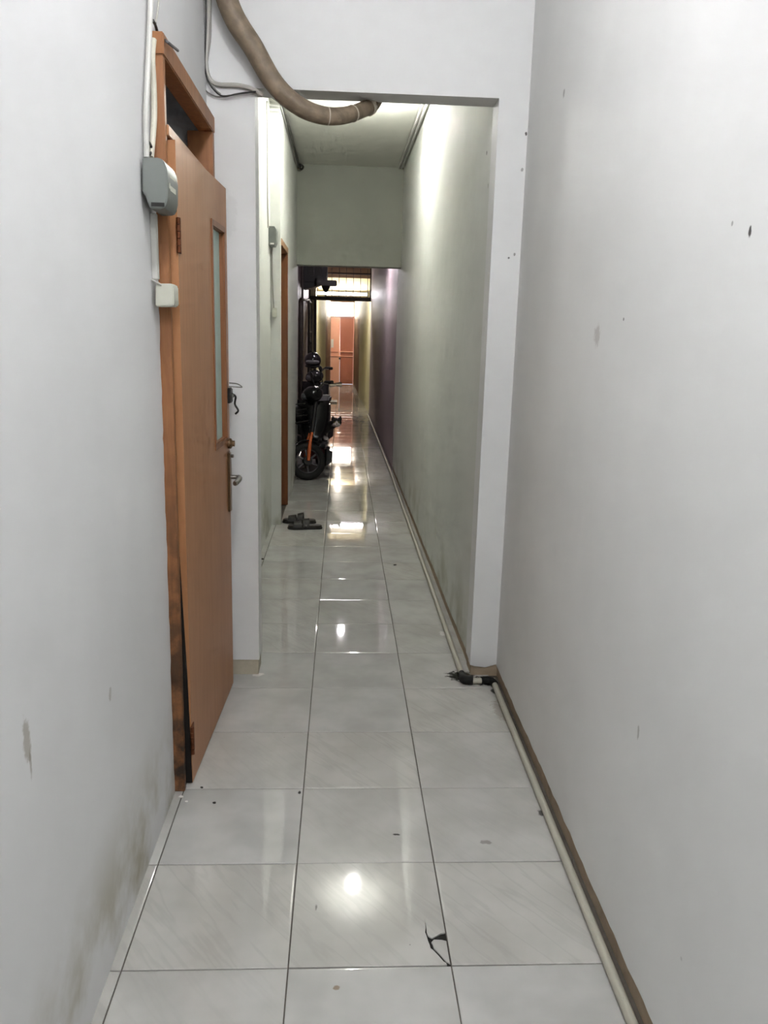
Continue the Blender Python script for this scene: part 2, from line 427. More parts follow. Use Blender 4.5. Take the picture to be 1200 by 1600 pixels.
# passage walls
def xp(y): return 0.605-(y-3.57)*0.0045
pr, pb = ragged_wall('wall_passage_right', xp, PB-0.005, 9.1, -1, ZP, M_pass, zr=0.055)
struct('baseboard_passage_right', pb, M_brown, smooth=0)
XS, D2A, D2B, D2Z = -0.470, 6.42, 7.165, 2.19
lm = MB().box(-0.75, -0.545, PB, 6.35, -0.004, ZP).box(-0.75, XS, 6.35, D2A, -0.004, ZP)
lm.box(-0.75, XS, D2A, D2B+0.005, D2Z, ZP).box(-0.75, XS, D2B+0.005, SY1, -0.004, ZP)
struct('wall_passage_left', lm, M_pass, smooth=0)
struct('ceiling_passage', MB().box(-0.75, 0.85, PB, SY1, ZP, ZP+0.1), M_ceil, smooth=0)
struct('wall_downstand', MB().box(-0.70, 0.80, SY0, SY1, SZ, ZP), paint('grey_green_downstand_paint', (160, 162, 151), 0.7), smooth=0)
# dim stretch beyond the downstand
def xm(y): return 0.578-(y-9.1)*0.0094
mm = MB()
ys = [9.1+0.4*k for k in range(17)]
mm.prism([(xm(y), y) for y in ys] + [(0.80, ys[-1]), (0.80, 9.1)], 'z', -0.004, 2.9)
mm.box(0.5785, 0.80, 9.02, 9.10, -0.004, 2.9)
struct('wall_middle_right', mm, M_mauve, smooth=0)
struct('wall_middle_left', MB().box(-0.80, -0.630, SY1, GY+0.05, -0.004, 2.9), M_mauve, smooth=0)
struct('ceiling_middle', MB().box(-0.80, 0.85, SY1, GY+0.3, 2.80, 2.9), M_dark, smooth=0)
# far stretch: cream, then shading coloured in as umber towards the door
def xfr(y): return 0.52-(y-GY)*0.0205
def xfl(y): return -0.50+(y-GY)*0.0168
fm = MB(); fu = MB()
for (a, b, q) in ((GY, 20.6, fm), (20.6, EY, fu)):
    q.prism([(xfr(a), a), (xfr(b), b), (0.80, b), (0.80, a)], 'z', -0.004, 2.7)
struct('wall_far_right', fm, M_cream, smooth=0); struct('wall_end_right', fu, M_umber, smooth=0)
fm = MB(); fu = MB()
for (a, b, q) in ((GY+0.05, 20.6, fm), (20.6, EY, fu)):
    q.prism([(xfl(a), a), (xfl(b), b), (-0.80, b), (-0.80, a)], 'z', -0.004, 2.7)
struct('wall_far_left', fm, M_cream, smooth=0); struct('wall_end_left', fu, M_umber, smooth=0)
struct('ceiling_far', MB().box(-0.8, 0.8, GY+0.3, EY+0.2, 2.62, 2.7), M_cream, smooth=0)
# cream board wall closing the corridor above head height behind the grille
M_board = plain('cream_board', (236, 220, 170), 0.5, var=0.06)
struct('wall_over_gate', MB().box(-0.70, 0.72, GY+0.30, GY+0.34, 2.14, 2.50), M_board, smooth=0)
struct('trim_3', MB().box(-0.70, 0.72, GY+0.26, GY+0.34, 2.50, 2.80), plain('dark_brown_board', (86, 62, 40), 0.6), smooth=0)
# end wall with the far door and the window over it
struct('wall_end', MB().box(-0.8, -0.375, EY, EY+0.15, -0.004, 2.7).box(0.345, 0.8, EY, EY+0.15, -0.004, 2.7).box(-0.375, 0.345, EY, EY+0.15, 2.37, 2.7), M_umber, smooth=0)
# room with darkness put into its wall colour, behind the near door, seen through the gap over the leaf
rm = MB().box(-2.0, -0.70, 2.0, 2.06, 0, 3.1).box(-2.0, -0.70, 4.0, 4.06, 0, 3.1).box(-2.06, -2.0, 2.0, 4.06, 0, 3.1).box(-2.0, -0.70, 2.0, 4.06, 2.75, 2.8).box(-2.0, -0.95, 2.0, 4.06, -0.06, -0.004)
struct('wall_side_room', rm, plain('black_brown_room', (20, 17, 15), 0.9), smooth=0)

# ------------------------------------------------------------------ near door, ajar
M_frame = wood_mat('orange_stained_frame', (162, 110, 68), (122, 76, 42), 0.45, 0.6)
M_jamb = wood_mat('worn_orange_jamb', (158, 106, 66), (106, 66, 38), 0.5, 0.6, worn=(48, 36, 26))
M_leaf = wood_mat('tan_veneer_leaf', (177, 125, 85), (158, 106, 68), 0.4, 0.5)
M_reveal = wood_mat('brown_glazing_bead', (146, 94, 58), (112, 66, 36), 0.4, 0.5)
M_mint = NT('mint_frosted_glass')
_n = M_mint.noise(M_mint.pos(), 14, 3)
M_mint = M_mint.set(Base_Color=M_mint.mix(_n, lin((178, 216, 210)), lin((194, 226, 220))), Roughness=0.25)
M_steel = plain('dull_steel', (150, 148, 142), 0.32, metal=1.0)
M_bronze = plain('worn_bronze', (128, 104, 78), 0.36, metal=0.85, var=0.2)
M_iron = plain('black_iron', (34, 32, 30), 0.45, metal=0.4, var=0.3)
M_rust = plain('rusty_hinge', (106, 58, 30), 0.6, metal=0.5, var=0.4, scale=60)

door = tag(empty('door_1', (-0.505, DY0, 0)), 'tan veneer door standing ajar on the left with a slim mint glass strip', None, None, 'structure')
MB().box(-0.64, -0.505, DY0, DY0+0.026, 0.0, DZ-0.058).build('door_jamb', M_jamb, door, bevel=0.002)
MB().box(-0.60, -0.505, DY1-0.045, DY1-0.002, 0.0, DZ-0.058).build('door_jamb', M_frame, door, bevel=0.002)
MB().box(-0.560, -0.502, DY0-0.002, DY1-0.002, DZ-0.058, DZ+0.001).build('door_header', M_frame, door, bevel=0.003)
MB().box(-0.60, -0.500, DY0+0.026, DY1-0.045, 2.046, 2.076).build('transom_bar', M_leaf, door, bevel=0.002)
# the leaf: from the hinge to the free edge
HX, HY, FX, FY = -0.487, 2.534, -0.455, 3.340
La = math.hypot(FX-HX, FY-HY); ux, uy = (FX-HX)/La, (FY-HY)/La       # along the leaf
nx, ny = uy, -ux                                                       # out of the leaf, to the corridor
def lf(s, n, z): return Vector((HX+ux*s+nx*n, HY+uy*s+ny*n, z))
def lbox(mb, s0, s1, n0, n1, z0, z1):
    v = [lf(s, n, z) for z in (z0, z1) for n in (n0, n1) for s in (s0, s1)]
    return mb.add(v, [(0,1,3,2),(4,6,7,5),(0,4,5,1),(2,3,7,6),(0,2,6,4),(1,5,7,3)])
g0, g1, gz0, gz1 = 0.515, 0.748, 1.085, 1.878
lp = MB(); lbox(lp, 0, g0, -0.04, 0, 0.006, 2.04); lbox(lp, g1, La, -0.04, 0, 0.006, 2.04)
lbox(lp, g0, g1, -0.04, 0, 0.006, gz0); lbox(lp, g0, g1, -0.04, 0, gz1, 2.04)
leaf = lp.build('door_leaf', M_leaf, door, smooth=0)
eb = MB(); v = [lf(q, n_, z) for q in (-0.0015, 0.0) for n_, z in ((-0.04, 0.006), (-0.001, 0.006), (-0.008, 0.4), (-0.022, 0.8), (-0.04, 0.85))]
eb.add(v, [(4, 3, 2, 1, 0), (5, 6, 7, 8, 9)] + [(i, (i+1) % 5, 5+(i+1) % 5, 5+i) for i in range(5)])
eb.build('gap_shade_strip', plain('black_gap_shade', (24, 18, 13), 0.9), leaf, smooth=0)  # black strip stands in for the shaded gap beside the hinge edge
bead = MB(); w = 0.014
for a in ((g0-w, g0+0.006, gz0-w, gz1+w), (g1-0.006, g1+w, gz0-w, gz1+w), (g0, g1, gz0-w, gz0+0.006), (g0, g1, gz1-0.006, gz1+w)):
    lbox(bead, a[0], a[1], -0.003, 0.004, a[2], a[3])
for a in ((g0, g0+0.008, gz0, gz1), (g1-0.008, g1, gz0, gz1), (g0, g1, gz0, gz0+0.008), (g0, g1, gz1-0.008, gz1)):
    lbox(bead, a[0], a[1], -0.032, -0.002, a[2], a[3])
bead.build('glazing_bead', M_reveal, leaf, smooth=0)
lbox(MB(), g0, g1, -0.022, -0.017, gz0, gz1).build('glass_pane', M_mint, leaf, smooth=0)
for z in (1.780, 0.165):
    hb = MB()
    for k in range(5):
        zz = z-0.05+k*0.02
        hb.lathe([(0.0065, 0), (0.0065, 0.018)], lf(-0.006, 0.004, zz), n=10)
    lbox(hb, 0.0, 0.03, 0.0, 0.003, z-0.05, z+0.05)
    hb.build('hinge', M_rust, door)
# lock furniture on the free edge
sp = La-0.040
plate = MB(); lbox(plate, sp-0.022, sp+0.022, 0.0, 0.010, 0.78, 1.03)
hp = plate.build('handle_plate', M_bronze, leaf, bevel=0.006, seg=3)
lv = MB().tube([lf(sp, 0.0, 0.925), lf(sp, 0.045, 0.925)], 0.009, 10)
lv.tube(smooth_path([lf(sp, 0.042, 0.925), lf(sp-0.03, 0.050, 0.925), lf(sp-0.075, 0.050, 0.922), lf(sp-0.12, 0.046, 0.92)], 5), [0.011]*15+[0.008], 10)
lv.build('lever', M_steel, hp)
MB().lathe([(0.006, 0), (0.007, 0.012), (0.0, 0.014)], lf(sp, 0.01, 1.012), (nx, ny, 0), 10).build('screw', M_steel, hp)
MB().lathe([(0.021, 0), (0.021, 0.012), (0.012, 0.018), (0.012, 0.026), (0.0, 0.027)], lf(La-0.032, 0.0, 1.062), (nx, ny, 0), 16).build('deadbolt', M_bronze, leaf)
hs = MB(); lbox(hs, La-0.055, La+0.0, 0.0, 0.016, 1.225, 1.285)
hasp = hs.build('hasp', M_iron, leaf, bevel=0.004)
MB().tube(smooth_path([lf(La-0.02, 0.014, 1.262), lf(La-0.02, 0.030, 1.25), lf(La-0.02, 0.027, 1.22), lf(La-0.02, 0.040, 1.195), lf(La-0.02, 0.028, 1.18)], 5), 0.004, 8).build('hook', M_iron, hasp)
kb = MB(); lbox(kb, La-0.03, La-0.012, 0.016, 0.024, 1.245, 1.262)
kb.build('keyhole', M_steel, hasp, bevel=0.003)
MB().tube(smooth_path([lf(La-0.02, 0.004, 1.29), lf(La-0.02, 0.045, 1.288), lf(La-0.03, 0.058, 1.290), lf(La-0.035, 0.04, 1.302), lf(La-0.02, 0.006, 1.304)], 5), 0.0022, 6).build('latch_wire', M_steel, hasp)

# ------------------------------------------------------------------ second doorway, in the passage
M_frame2 = wood_mat('dark_orange_frame', (118, 72, 36), (88, 50, 22), 0.45, 0.5)
d2 = tag(empty('door_2', (-0.55, D2A, 0)), 'brown wooden door frame in the left wall just past the sandals', None, None, 'structure')
MB().box(-0.64, XS+0.004, D2B-0.05, D2B, 0, D2Z-0.052).build('door_jamb', M_frame2, d2, bevel=0.003)
MB().box(-0.64, XS-0.012, D2A, D2A+0.05, 0, D2Z-0.052).build('door_jamb', M_frame2, d2, bevel=0.003)
MB().box(-0.64, XS+0.006, D2A, D2B, D2Z-0.052, D2Z-0.001).build('door_header', wood_mat('pale_tan_header', (168, 132, 100), (140, 100, 70), 0.5, 0.5), d2, bevel=0.003)
MB().box(-0.640, -0.605, D2A+0.05, D2B-0.05, 0.005, D2Z-0.054).build('door_leaf', M_frame2, d2, bevel=0.003)

# ------------------------------------------------------------------ far door and the window over it
M_salmon = plain('lit_salmon_paint', (236, 178, 152), 0.4, var=0.05)  # the left leaf's lit look is put into this brighter colour
M_terra = plain('terracotta_paint', (170, 105, 82), 0.42, var=0.08)  # darker than the salmon, so the left leaf looks lit
d3 = tag(empty('door_3', (0, EY, 0)), 'double door coloured lit salmon and darker terracotta closing the far end of the corridor', None, None, 'structure')
MB().box(-0.375, -0.350, EY-0.03, EY+0.06, 0, 2.36).build('door_jamb', M_terra, d3, bevel=0.003)
MB().box(0.318, 0.345, EY-0.03, EY+0.06, 0, 2.36).build('door_jamb', M_salmon, d3, bevel=0.003)
MB().box(-0.350, 0.318, EY-0.03, EY+0.06, 1.93, 1.965).build('door_header', M_terra, d3, bevel=0.003)
ll = MB().box(-0.348, -0.076, EY, EY+0.04, 0.01, 1.925).build('door_leaf', M_salmon, d3, bevel=0.002)
MB().box(-0.135, -0.085, EY-0.012, EY-0.001, 0.05, 1.60).build('cover_strip', M_salmon, ll, bevel=0.003)
rl = MB().box(-0.070, 0.316, EY, EY+0.04, 0.01, 1.925).build('door_leaf', M_terra, d3, bevel=0.002)
for z in (0.12, 1.60): MB().box(-0.02, 0.30, EY-0.010, EY-0.001, z, z+0.02).build('door_moulding', M_terra, rl)
for z in (0.80, 0.93): MB().box(-0.345, 0.314, EY-0.030, EY-0.002, z, z+0.035).build('cross_bar', M_salmon, d3, bevel=0.004)
MB().lathe([(0.022, 0), (0.03, -0.03), (0.028, -0.06), (0.0, -0.065)], (-0.075, EY-0.002, 0.75), (0, 1, 0), 12).build('door_knob', M_iron, d3)
w1 = tag(empty('window_1', (0, EY, 1.965)), 'blown-out window above the far double door', None, None, 'structure')
for a in ((-0.350, -0.335, 1.965, 2.37), (0.303, 0.318, 1.965, 2.37), (-0.335, 0.303, 2.355, 2.37)):
    MB().box(a[0], a[1], EY-0.01, EY+0.05, a[2], a[3]).build('window_frame', M_salmon, w1, bevel=0.002)
MB().box(-0.335, 0.303, EY+0.02, EY+0.03, 1.966, 2.355).build('window_pane', emitter('daylit_frosted_pane', (255, 248, 232), DAYLIGHT), w1)

# ------------------------------------------------------------------ lamps
M_white = plain('white_plastic', (222, 222, 214), 0.4, var=0.05)
def bulb_lamp(name, label, p, ztop, glow, r=0.055, drop=True):
    """screw-in bulb hanging from a ceiling holder"""
    o = tag(empty(name, (p[0], p[1], p[2]-r)), label, 'lamp', 'bare bulbs along the corridor ceiling')
    z = p[2]
    rgb, L = glow
    bm_ = emitter(name+'_glow', rgb, L); bm_.cycles.emission_sampling = 'NONE'
    MB().ell(p, (r, r, r), 16, 10).build('bulb', bm_, o)
    ld = bpy.data.lights.new('bulb_light', 'POINT'); ld.shadow_soft_size = r*1.03; ld.use_soft_falloff = False; ld.color = lin(rgb); ld.energy = 4*math.pi**2*r*r*L
    lo = bpy.data.objects.new('bulb_light', ld); C.objects.link(lo); lo.parent = o; lo.location = Vector(p)-o.location
    MB().lathe([(r*0.62, z+r*0.80), (r*0.45, z+r*1.2), (r*0.45, ztop-0.012)], (p[0], p[1], 0), n=14).build('socket', M_white, o)
    MB().lathe([(r*1.1, ztop-0.014), (r*1.1, ztop-0.001)], (p[0], p[1], 0), n=18).build('ceiling_rose', M_white, o)
    return o
bulb_lamp('ceiling_bulb', 'bare white bulb on the near ceiling just out of the picture', (-0.02, 1.40, 3.16), Z1, ((250, 251, 254), NEAR_LAMP))
bulb_lamp('ceiling_bulb', 'added white fill bulb on the ceiling behind the camera', (0.05, -0.75, 3.10), Z1, ((250, 251, 254), NEAR_LAMP*1.5))  # fill lamp, added to lift the lower walls and near floor
bulb_lamp('ceiling_bulb', 'bare bulb on the passage ceiling, seen only as a glint on the tiles', (0.15, 6.02, 3.022), ZP, ((254, 254, 248), PASS_LAMP), 0.039)
bulb_lamp('ceiling_bulb', 'bare bulb hanging behind the grey downstand beam', (0.04, 10.25, 2.34), 2.80, ((255, 246, 252), MID_LAMP), 0.036)
bulb_lamp('ceiling_bulb', 'added fill bulb near the far double door, above the grille rail', (-0.08, 22.6, 2.47), 2.62, ((255, 244, 228), END_FILL_LAMP), 0.05)  # fill lamp, added out of sight to brighten the far door
def tube_lamp(name, label, x0, x1, y, z, glow, facing=-1):
    o = tag(empty(name, ((x0+x1)/2, y, z)), label, 'lamp')
    MB().box(x0-0.02, x1+0.02, y-facing*0.03, y-facing*0.055, z-0.03, z+0.03).build('batten', M_white, o, bevel=0.004)
    MB().tube([(x0, y, z), (x1, y, z)], 0.014, 10).build('tube', glow, o)
    for x in (x0-0.012, x1+0.012): MB().box(x-0.01, x+0.01, y-0.018, y+0.035, z-0.02, z+0.02).build('end_cap', M_white, o, bevel=0.003)
    return o
tube_lamp('tube_lamp', 'long white tube lamp glaring behind the bars over the gate', -0.50, 0.44, GY+0.20, 2.21, emitter('tube_glow', (255, 250, 255), TUBE))
tube_lamp('tube_lamp', 'added unseen fill tube on the far side of the cream boards', -0.30, 0.30, GY+0.42, 2.40, emitter('far_fill_glow', (255, 246, 226), FAR_FILL_TUBE), 1)  # hidden fill tube, added to light the far cream walls

# ------------------------------------------------------------------ brown hose looped under the portal beam
t = NT('brown_hose_wrap'); P = t.pos()
n = t.noise(P, 22, 5); wv = t.new('ShaderNodeTexWave', wave_type='BANDS', bands_direction='DIAGONAL'); t.link(P, wv.inputs['Vector'])
wv.inputs['Scale'].default_value = 4.0; wv.inputs['Distortion'].default_value = 5.0
col = t.mix(t.ramp(n, 0.3, 0.75), lin((112, 98, 80)), lin((140, 124, 103)))
col = t.mix(t.math('MULTIPLY', t.ramp(wv.outputs['Fac'], 0.86, 0.97), 0.22), col, lin((82, 68, 54)))
t.bump(n, 0.4, 0.006); M_hose = t.set(Base_Color=col, Roughness=0.6)
hy = 3.375
hp_ = [Vector((-0.60+0.10, 3.30, 3.10)), at(352, -10, 'y', 3.34), at(398, 78, 'y', 3.362), at(430, 132, 'y', hy), at(466, 165, 'y', hy+0.005), at(502, 180, 'y', hy+0.03), at(535, 181, 'y', 3.44), at(565, 172, 'y', 3.52), at(585, 158, 'y', 3.60), Vector((0.19, 3.70, 2.62)), Vector((0.20, 3.74, 2.85)), Vector((0.20, 3.76, 3.108))]
pth = smooth_path(hp_, 10); rr = [0.040-0.010*min(1, max(0, (p.x+0.4)/0.45)) for p in pth]
hose = tag(MB().tube(pth, rr, 16).build('hose', M_hose), 'thick brown wrapped hose sagging under the portal beam', 'hose')
M_tape = plain('pale_tape', (196, 186, 170), 0.6)
def tape(px, py, w, r, name='tape_band'):
    i = min(range(len(pth)), key=lambda k: (pth[k]-at(px, py, 'y', pth[k].y)).length)
    d = (pth[i+1]-pth[i-1]).normalized()
    MB().tube([pth[i]-d*w/2, pth[i]+d*w/2], r, 16).build(name, M_tape, hose)
tape(511, 181, 0.004, 0.0335); tape(550, 178, 0.005, 0.0325); tape(576, 167, 0.022, 0.0325)

# ------------------------------------------------------------------ cables
M_grey_c = plain('grey_cable', (176, 174, 166), 0.5); M_white_c = plain('white_conduit', (194, 193, 187), 0.45); M_black_c = plain('black_cable', (36, 34, 32), 0.5)
def cable(label, pts, r, mat, name='cable', n=6, cat='cable', group=None):
    return tag(MB().tube(smooth_path(pts, n), r, 8).build(name, mat), label, cat, group)
X = XL+0.012
def L(*q): return [at(a, b, 'x', X) for a, b in q]
cable('white conduit running down the left wall to the grey breaker box', [at(235, -40, 'x', X)] + L((235, 10), (233, 60), (230, 130), (228, 180), (229, 246)), 0.0075, M_white_c, 'conduit', cat='conduit')
cable('cream conduit bowed beside the door frame above the breaker box', L((240, 62), (238, 90), (240, 130), (241, 170), (240, 200), (236, 246)), 0.008, plain('cream_conduit', (200, 196, 180), 0.5), 'conduit', cat='conduit')
cable('thin grey cable slanting up from the corner of the door frame', [at(250, -40, 'x', X)] + L((248, 0), (246, 20), (243, 36)), 0.003, M_grey_c)
cable('short black cable end above the door frame corner', L((239, 32), (243, 40), (246, 52), (248, 62)), 0.004, M_black_c)
cable('grey cable stub sticking out over the door header', [at(255, 60, 'x', XL+0.02), at(262, 66, 'x', XL+0.045), at(278, 79, 'x', XL+0.05)], 0.004, plain('dull_grey_cable', (96, 94, 96), 0.5))
cable('black loop of wire on top of the breaker box', L((231, 220), (236, 228), (236, 238), (233, 242)), 0.0035, M_black_c)
py_ = PY-0.012
def Pp(y, *q): return [at(a, b, 'y', y) for a, b in q]
cable('grey cable running down the corner and along the top of the pier', [at(326, -30, 'y', py_)] + Pp(py_, (326, 10), (324, 60), (322, 100), (328, 124), (342, 132), (370, 133), (394, 139), (411, 149)), 0.0085, M_grey_c)
cable('black cable sagging beside the grey one on the pier', [at(321, -30, 'y', py_-0.012)] + Pp(py_-0.012, (322, 20), (321, 70), (320, 105), (327, 130), (340, 146), (352, 150), (376, 146), (400, 143)), 0.003, M_black_c)
cable('thin grey wire hanging lowest in a loop on the pier', [at(314, -30, 'y', py_)] + Pp(py_, (314, 30), (315, 80), (315, 125), (320, 140), (335, 150), (352, 151), (368, 147), (390, 144), (408, 147)), 0.0028, plain('dim_grey_wire', (110, 108, 104), 0.5))
cable('thin pale wire beside the corner cable over the pier', [at(331, -30, 'y', py_)] + Pp(py_, (330, 15), (329, 60), (325, 90), (324, 112), (331, 128), (337, 140), (345, 147)), 0.0025, plain('pale_wire', (150, 148, 142), 0.5))
# dark cables along the ceiling corner of the passage
xc = -0.525
for k, (lab, mt, r, s) in enumerate((('thick black cable along the left corner of the passage ceiling', M_black_c, 0.010, 0.0), ('grey cable strung under the black one along the passage ceiling corner', plain('ashen_cable', (92, 92, 84), 0.5), 0.007, 0.03), ('thin black wire wandering along the passage ceiling corner', M_black_c, 0.004, 0.055))):
    pts = []
    for j in range(12):
        y = 4.3+j*0.37; x = (-0.53 if y < 6.30 else XS+0.016)+0.004*k
        if 6.1 < y < 6.45: x = -0.46+0.004*k
        pts.append((x+random.uniform(0, 0.008), y, ZP-0.02-s+random.uniform(-0.012, 0.012)))
    cable(lab, pts, r, mt, n=4)
cable('knot of black cable ends where the ceiling meets the downstand beam', [(XS+0.02, 8.40, 3.07), (XS+0.04, 8.44, 3.085), (XS+0.065, 8.47, 3.07), (XS+0.045, 8.49, 3.05), (XS+0.03, 8.46, 3.06), (XS+0.05, 8.42, 3.08), (XS+0.02, 8.45, 3.05)], 0.010, M_black_c, 'cable_knot')
for lab, x, r in (('white conduit along the right corner of the passage ceiling', 0.578, 0.010), ('second white conduit beside the right corner of the passage ceiling', 0.550, 0.008)):
    cable(lab, [(x-0.0045*(y-3.57), y, ZP-0.012+random.uniform(-0.003, 0.001)) for y in (3.7, 4.6, 5.6, 6.6, 7.6, 8.5)], r, M_white_c, 'conduit', cat='conduit', group='ceiling conduits in the passage')
# upright wire on the passage wall down to the small boxes
cable('thin grey wire dropping down the passage wall to the small grey box', [at(417, 158, 'x', -0.540), at(418, 220, 'x', -0.540), at(418, 300, 'x', -0.540), at(419, 356, 'x', -0.540)], 0.006, M_grey_c)
cable('thin dark wire between the small grey box and the switch below it', Pp(6.343, (425, 384), (425, 420), (426, 450), (428, 482)), 0.004, plain('dim_wire', (120, 118, 110), 0.5))

# ------------------------------------------------------------------ breaker boxes and switches
M_gbox = plain('grey_box_plastic', (112, 116, 112), 0.45, var=0.05); M_sw = plain('aged_cream_plastic', (198, 198, 184), 0.45, var=0.06)
def pxz(q, Y): p = at(q[0], q[1], 'y', Y); return (max(p.x, XL+0.001), p.z)
bb = tag(empty('breaker_box', (XL, 2.40, 1.83)), 'grey breaker box on the left wall beside the near door', 'breaker box')
prof = [pxz(q, 2.30) for q in ((222, 246), (248, 246), (255, 250), (260, 262), (262, 276), (262, 308), (259, 322), (254, 326), (234, 326), (227, 306), (222, 300))]
MB().prism(prof, 'y', 2.30, 2.44).build('box_cover', M_gbox, bb, bevel=0.003)
e0 = at(236, 316, 'y', 2.299); e1 = at(257, 323, 'y', 2.299)
MB().box(e0.x, e1.x, 2.2985, 2.3005, e1.z, e0.z).build('cover_slot', M_iron, bb)
e0 = at(259, 270, 'y', 2.33); e1 = at(266, 300, 'y', 2.33)
brk = MB().box(e0.x-0.02, e1.x, 2.33, 2.41, e1.z, e0.z).build('breaker', M_sw, bb, bevel=0.004)
q = at(263, 291, 'y', 2.33); MB().box(q.x-0.004, q.x+0.006, 2.318, 2.33, q.z-0.009, q.z+0.009).build('breaker_toggle', M_sw, brk, bevel=0.002)
tag(MB().box(XL+0.0005, XL+0.017, 2.40, 2.425, at(250, 440, 'x', XL).z, 1.822).build('conduit', M_white_c, bevel=0.002), 'flat white trunking between the grey breaker box and the cream switch box', 'conduit')
sb = tag(empty('switch_box', (XL, 2.40, 1.57)), 'cream switch box on the left wall over the door frame edge', 'switch')
p0 = [pxz(q, 2.385) for q in ((243, 443), (268, 443), (271, 447), (272, 474), (270, 479), (243, 479))]
MB().prism(p0, 'y', 2.385, 2.455).build('box_cover', M_sw, sb, bevel=0.003)
q = at(247, 444, 'y', 2.38); MB().tube([(XL+0.002, 2.39, q.z+0.012), (XL+0.02, 2.38, q.z+0.004), (XL+0.03, 2.385, q.z-0.002)], 0.003, 8).build('wire_entry', M_grey_c, sb)
q0 = at(418, 353, 'y', 6.20); q1 = at(431.5, 384, 'y', 6.20)
b2 = tag(empty('breaker_box', (-0.53, 6.26, q1.z)), 'small grey breaker box high on the passage wall before the brown frame', 'breaker box')
MB().prism([(-0.5445, q1.z), (-0.5445, q0.z), (q1.x-0.012, q0.z), (q1.x, q0.z-0.02), (q1.x, q1.z+0.03), (q1.x-0.01, q1.z)], 'y', 6.20, 6.335).build('box_cover', M_gbox, b2, bevel=0.002)
q = at(425, 380, 'y', 6.199); MB().box(q.x-0.012, q.x+0.014, 6.197, 6.2, q.z-0.008, q.z+0.002).build('cover_slot', M_white, b2)
q0 = at(425, 481, 'y', 6.31); q1 = at(432, 496, 'y', 6.31)
s2 = tag(MB().box(q0.x, q1.x, 6.31, 6.3495, q1.z, q0.z).build('switch_box', M_sw, bevel=0.004), 'small cream switch below the grey box in the passage', 'switch')

# ------------------------------------------------------------------ drain pipes along the right side
M_pvc = plain('grimy_white_pvc', (172, 169, 155), 0.45, var=0.15, scale=12); M_black = plain('grimy_black_rubber', (13, 14, 13), 0.8, var=0.4)
npipe = [(xr(y)-0.0275, y, 0.0135) for y in (Y0+0.02, 0.0, 1.0, 2.0, 2.8, 3.36)]
tag(MB().tube(npipe, 0.0128, 14).build('drain_pipe', M_pvc), 'white plastic drain pipe along the foot of the near right wall', 'pipe')
ppipe = [(0.561, 3.385, 0.0135), (0.561, 3.6, 0.0135), (0.561, 4.5, 0.0135), (0.557, 6.5, 0.0135), (0.553, 9.0, 0.0135), (0.540, 10.5, 0.0135), (0.517, 13.0, 0.0135), (0.495, 15.3, 0.0135)]
tag(MB().tube(ppipe, 0.013, 14).build('drain_pipe', M_pvc), 'white plastic drain pipe running away along the foot of the passage wall', 'pipe')
j = tag(empty('pipe_joint', (0.60, 3.36, 0)), 'grimy black pipe elbow and short link at the foot of the column', 'pipe joint')
MB().tube(smooth_path([(0.561, 3.43, 0.0155), (0.561, 3.385, 0.0165), (0.566, 3.352, 0.019), (0.60, 3.345, 0.019)], 5), [0.015]*5+[0.021]*11, 14).build('elbow', M_black, j)
MB().tube([(0.595, 3.345, 0.016), (0.645, 3.348, 0.016)], 0.0135, 12).build('link_pipe', M_pvc, j)
MB().tube(smooth_path([(0.637, 3.348, 0.018), (0.665, 3.350, 0.018), (0.684, 3.340, 0.018), (xr(3.3)-0.0275, 3.31, 0.0165)], 5), 0.0165, 12).build('elbow', M_black, j)

# ------------------------------------------------------------------ sandals beside the step
M_sandal = plain('black_rubber_sandal', (34, 32, 27), 0.5, var=0.2); M_sole = plain('dark_olive_sole', (50, 47, 38), 0.55)
def sandal(label, c, rz):
    o = tag(empty('sandal', (c[0], c[1], 0), rz), label, 'sandal', 'pair of sandals on the floor')
    out = [(-0.135, 0.0), (-0.125, 0.03), (-0.09, 0.046), (-0.04, 0.048), (0.02, 0.040), (0.08, 0.037), (0.12, 0.032), (0.138, 0.014), (0.138, -0.014), (0.12, -0.032), (0.08, -0.036), (0.02, -0.036), (-0.04, -0.042), (-0.09, -0.044), (-0.125, -0.03)]
    MB().prism(out, 'z', 0.0, 0.016).build('outsole', M_sandal, o, bevel=0.003, local=True)
    MB().prism([(a*0.97, b*0.95) for a, b in out], 'z', 0.016, 0.030).build('footbed', M_sole, o, bevel=0.004, local=True)
    for x0, x1, h in ((-0.085, -0.025, 0.066), (-0.012, 0.035, 0.086)):
        mb = MB(); v = []; N = 12
        for i in range(N+1):
            a = math.pi*i/N
            for x in (x0, x1):
                for k in (1.0, 0.90):
                    hh = h if x == x1 else h*0.88
                    v.append((x, math.cos(a)*0.050*k, 0.018+math.sin(a)*(hh-0.018)*k))
        f = []
        for i in range(N):
            b = 4*i; f += [(b, b+4, b+6, b+2), (b+1, b+3, b+7, b+5), (b, b+1, b+5, b+4), (b+2, b+6, b+7, b+3)]
        f += [(0, 2, 3, 1), (4*N, 4*N+1, 4*N+3, 4*N+2)]
        st = mb.add(v, f).build('strap', M_sandal, o, local=True)
        if x0 > -0.05: MB().box(0.004, 0.016, -0.057, -0.049, 0.030, 0.046).build('buckle', M_steel, st, bevel=0.002, local=True)
    return o
p = at(476, 826, 'z', 0); sandal('dark strapped sandal lying nearer, heel to the right', (p.x, p.y), math.radians(4))
p = at(467, 818, 'z', 0); sandal('dark strapped sandal lying behind the other, nearer the left wall', (p.x, p.y+0.03), math.radians(-3))

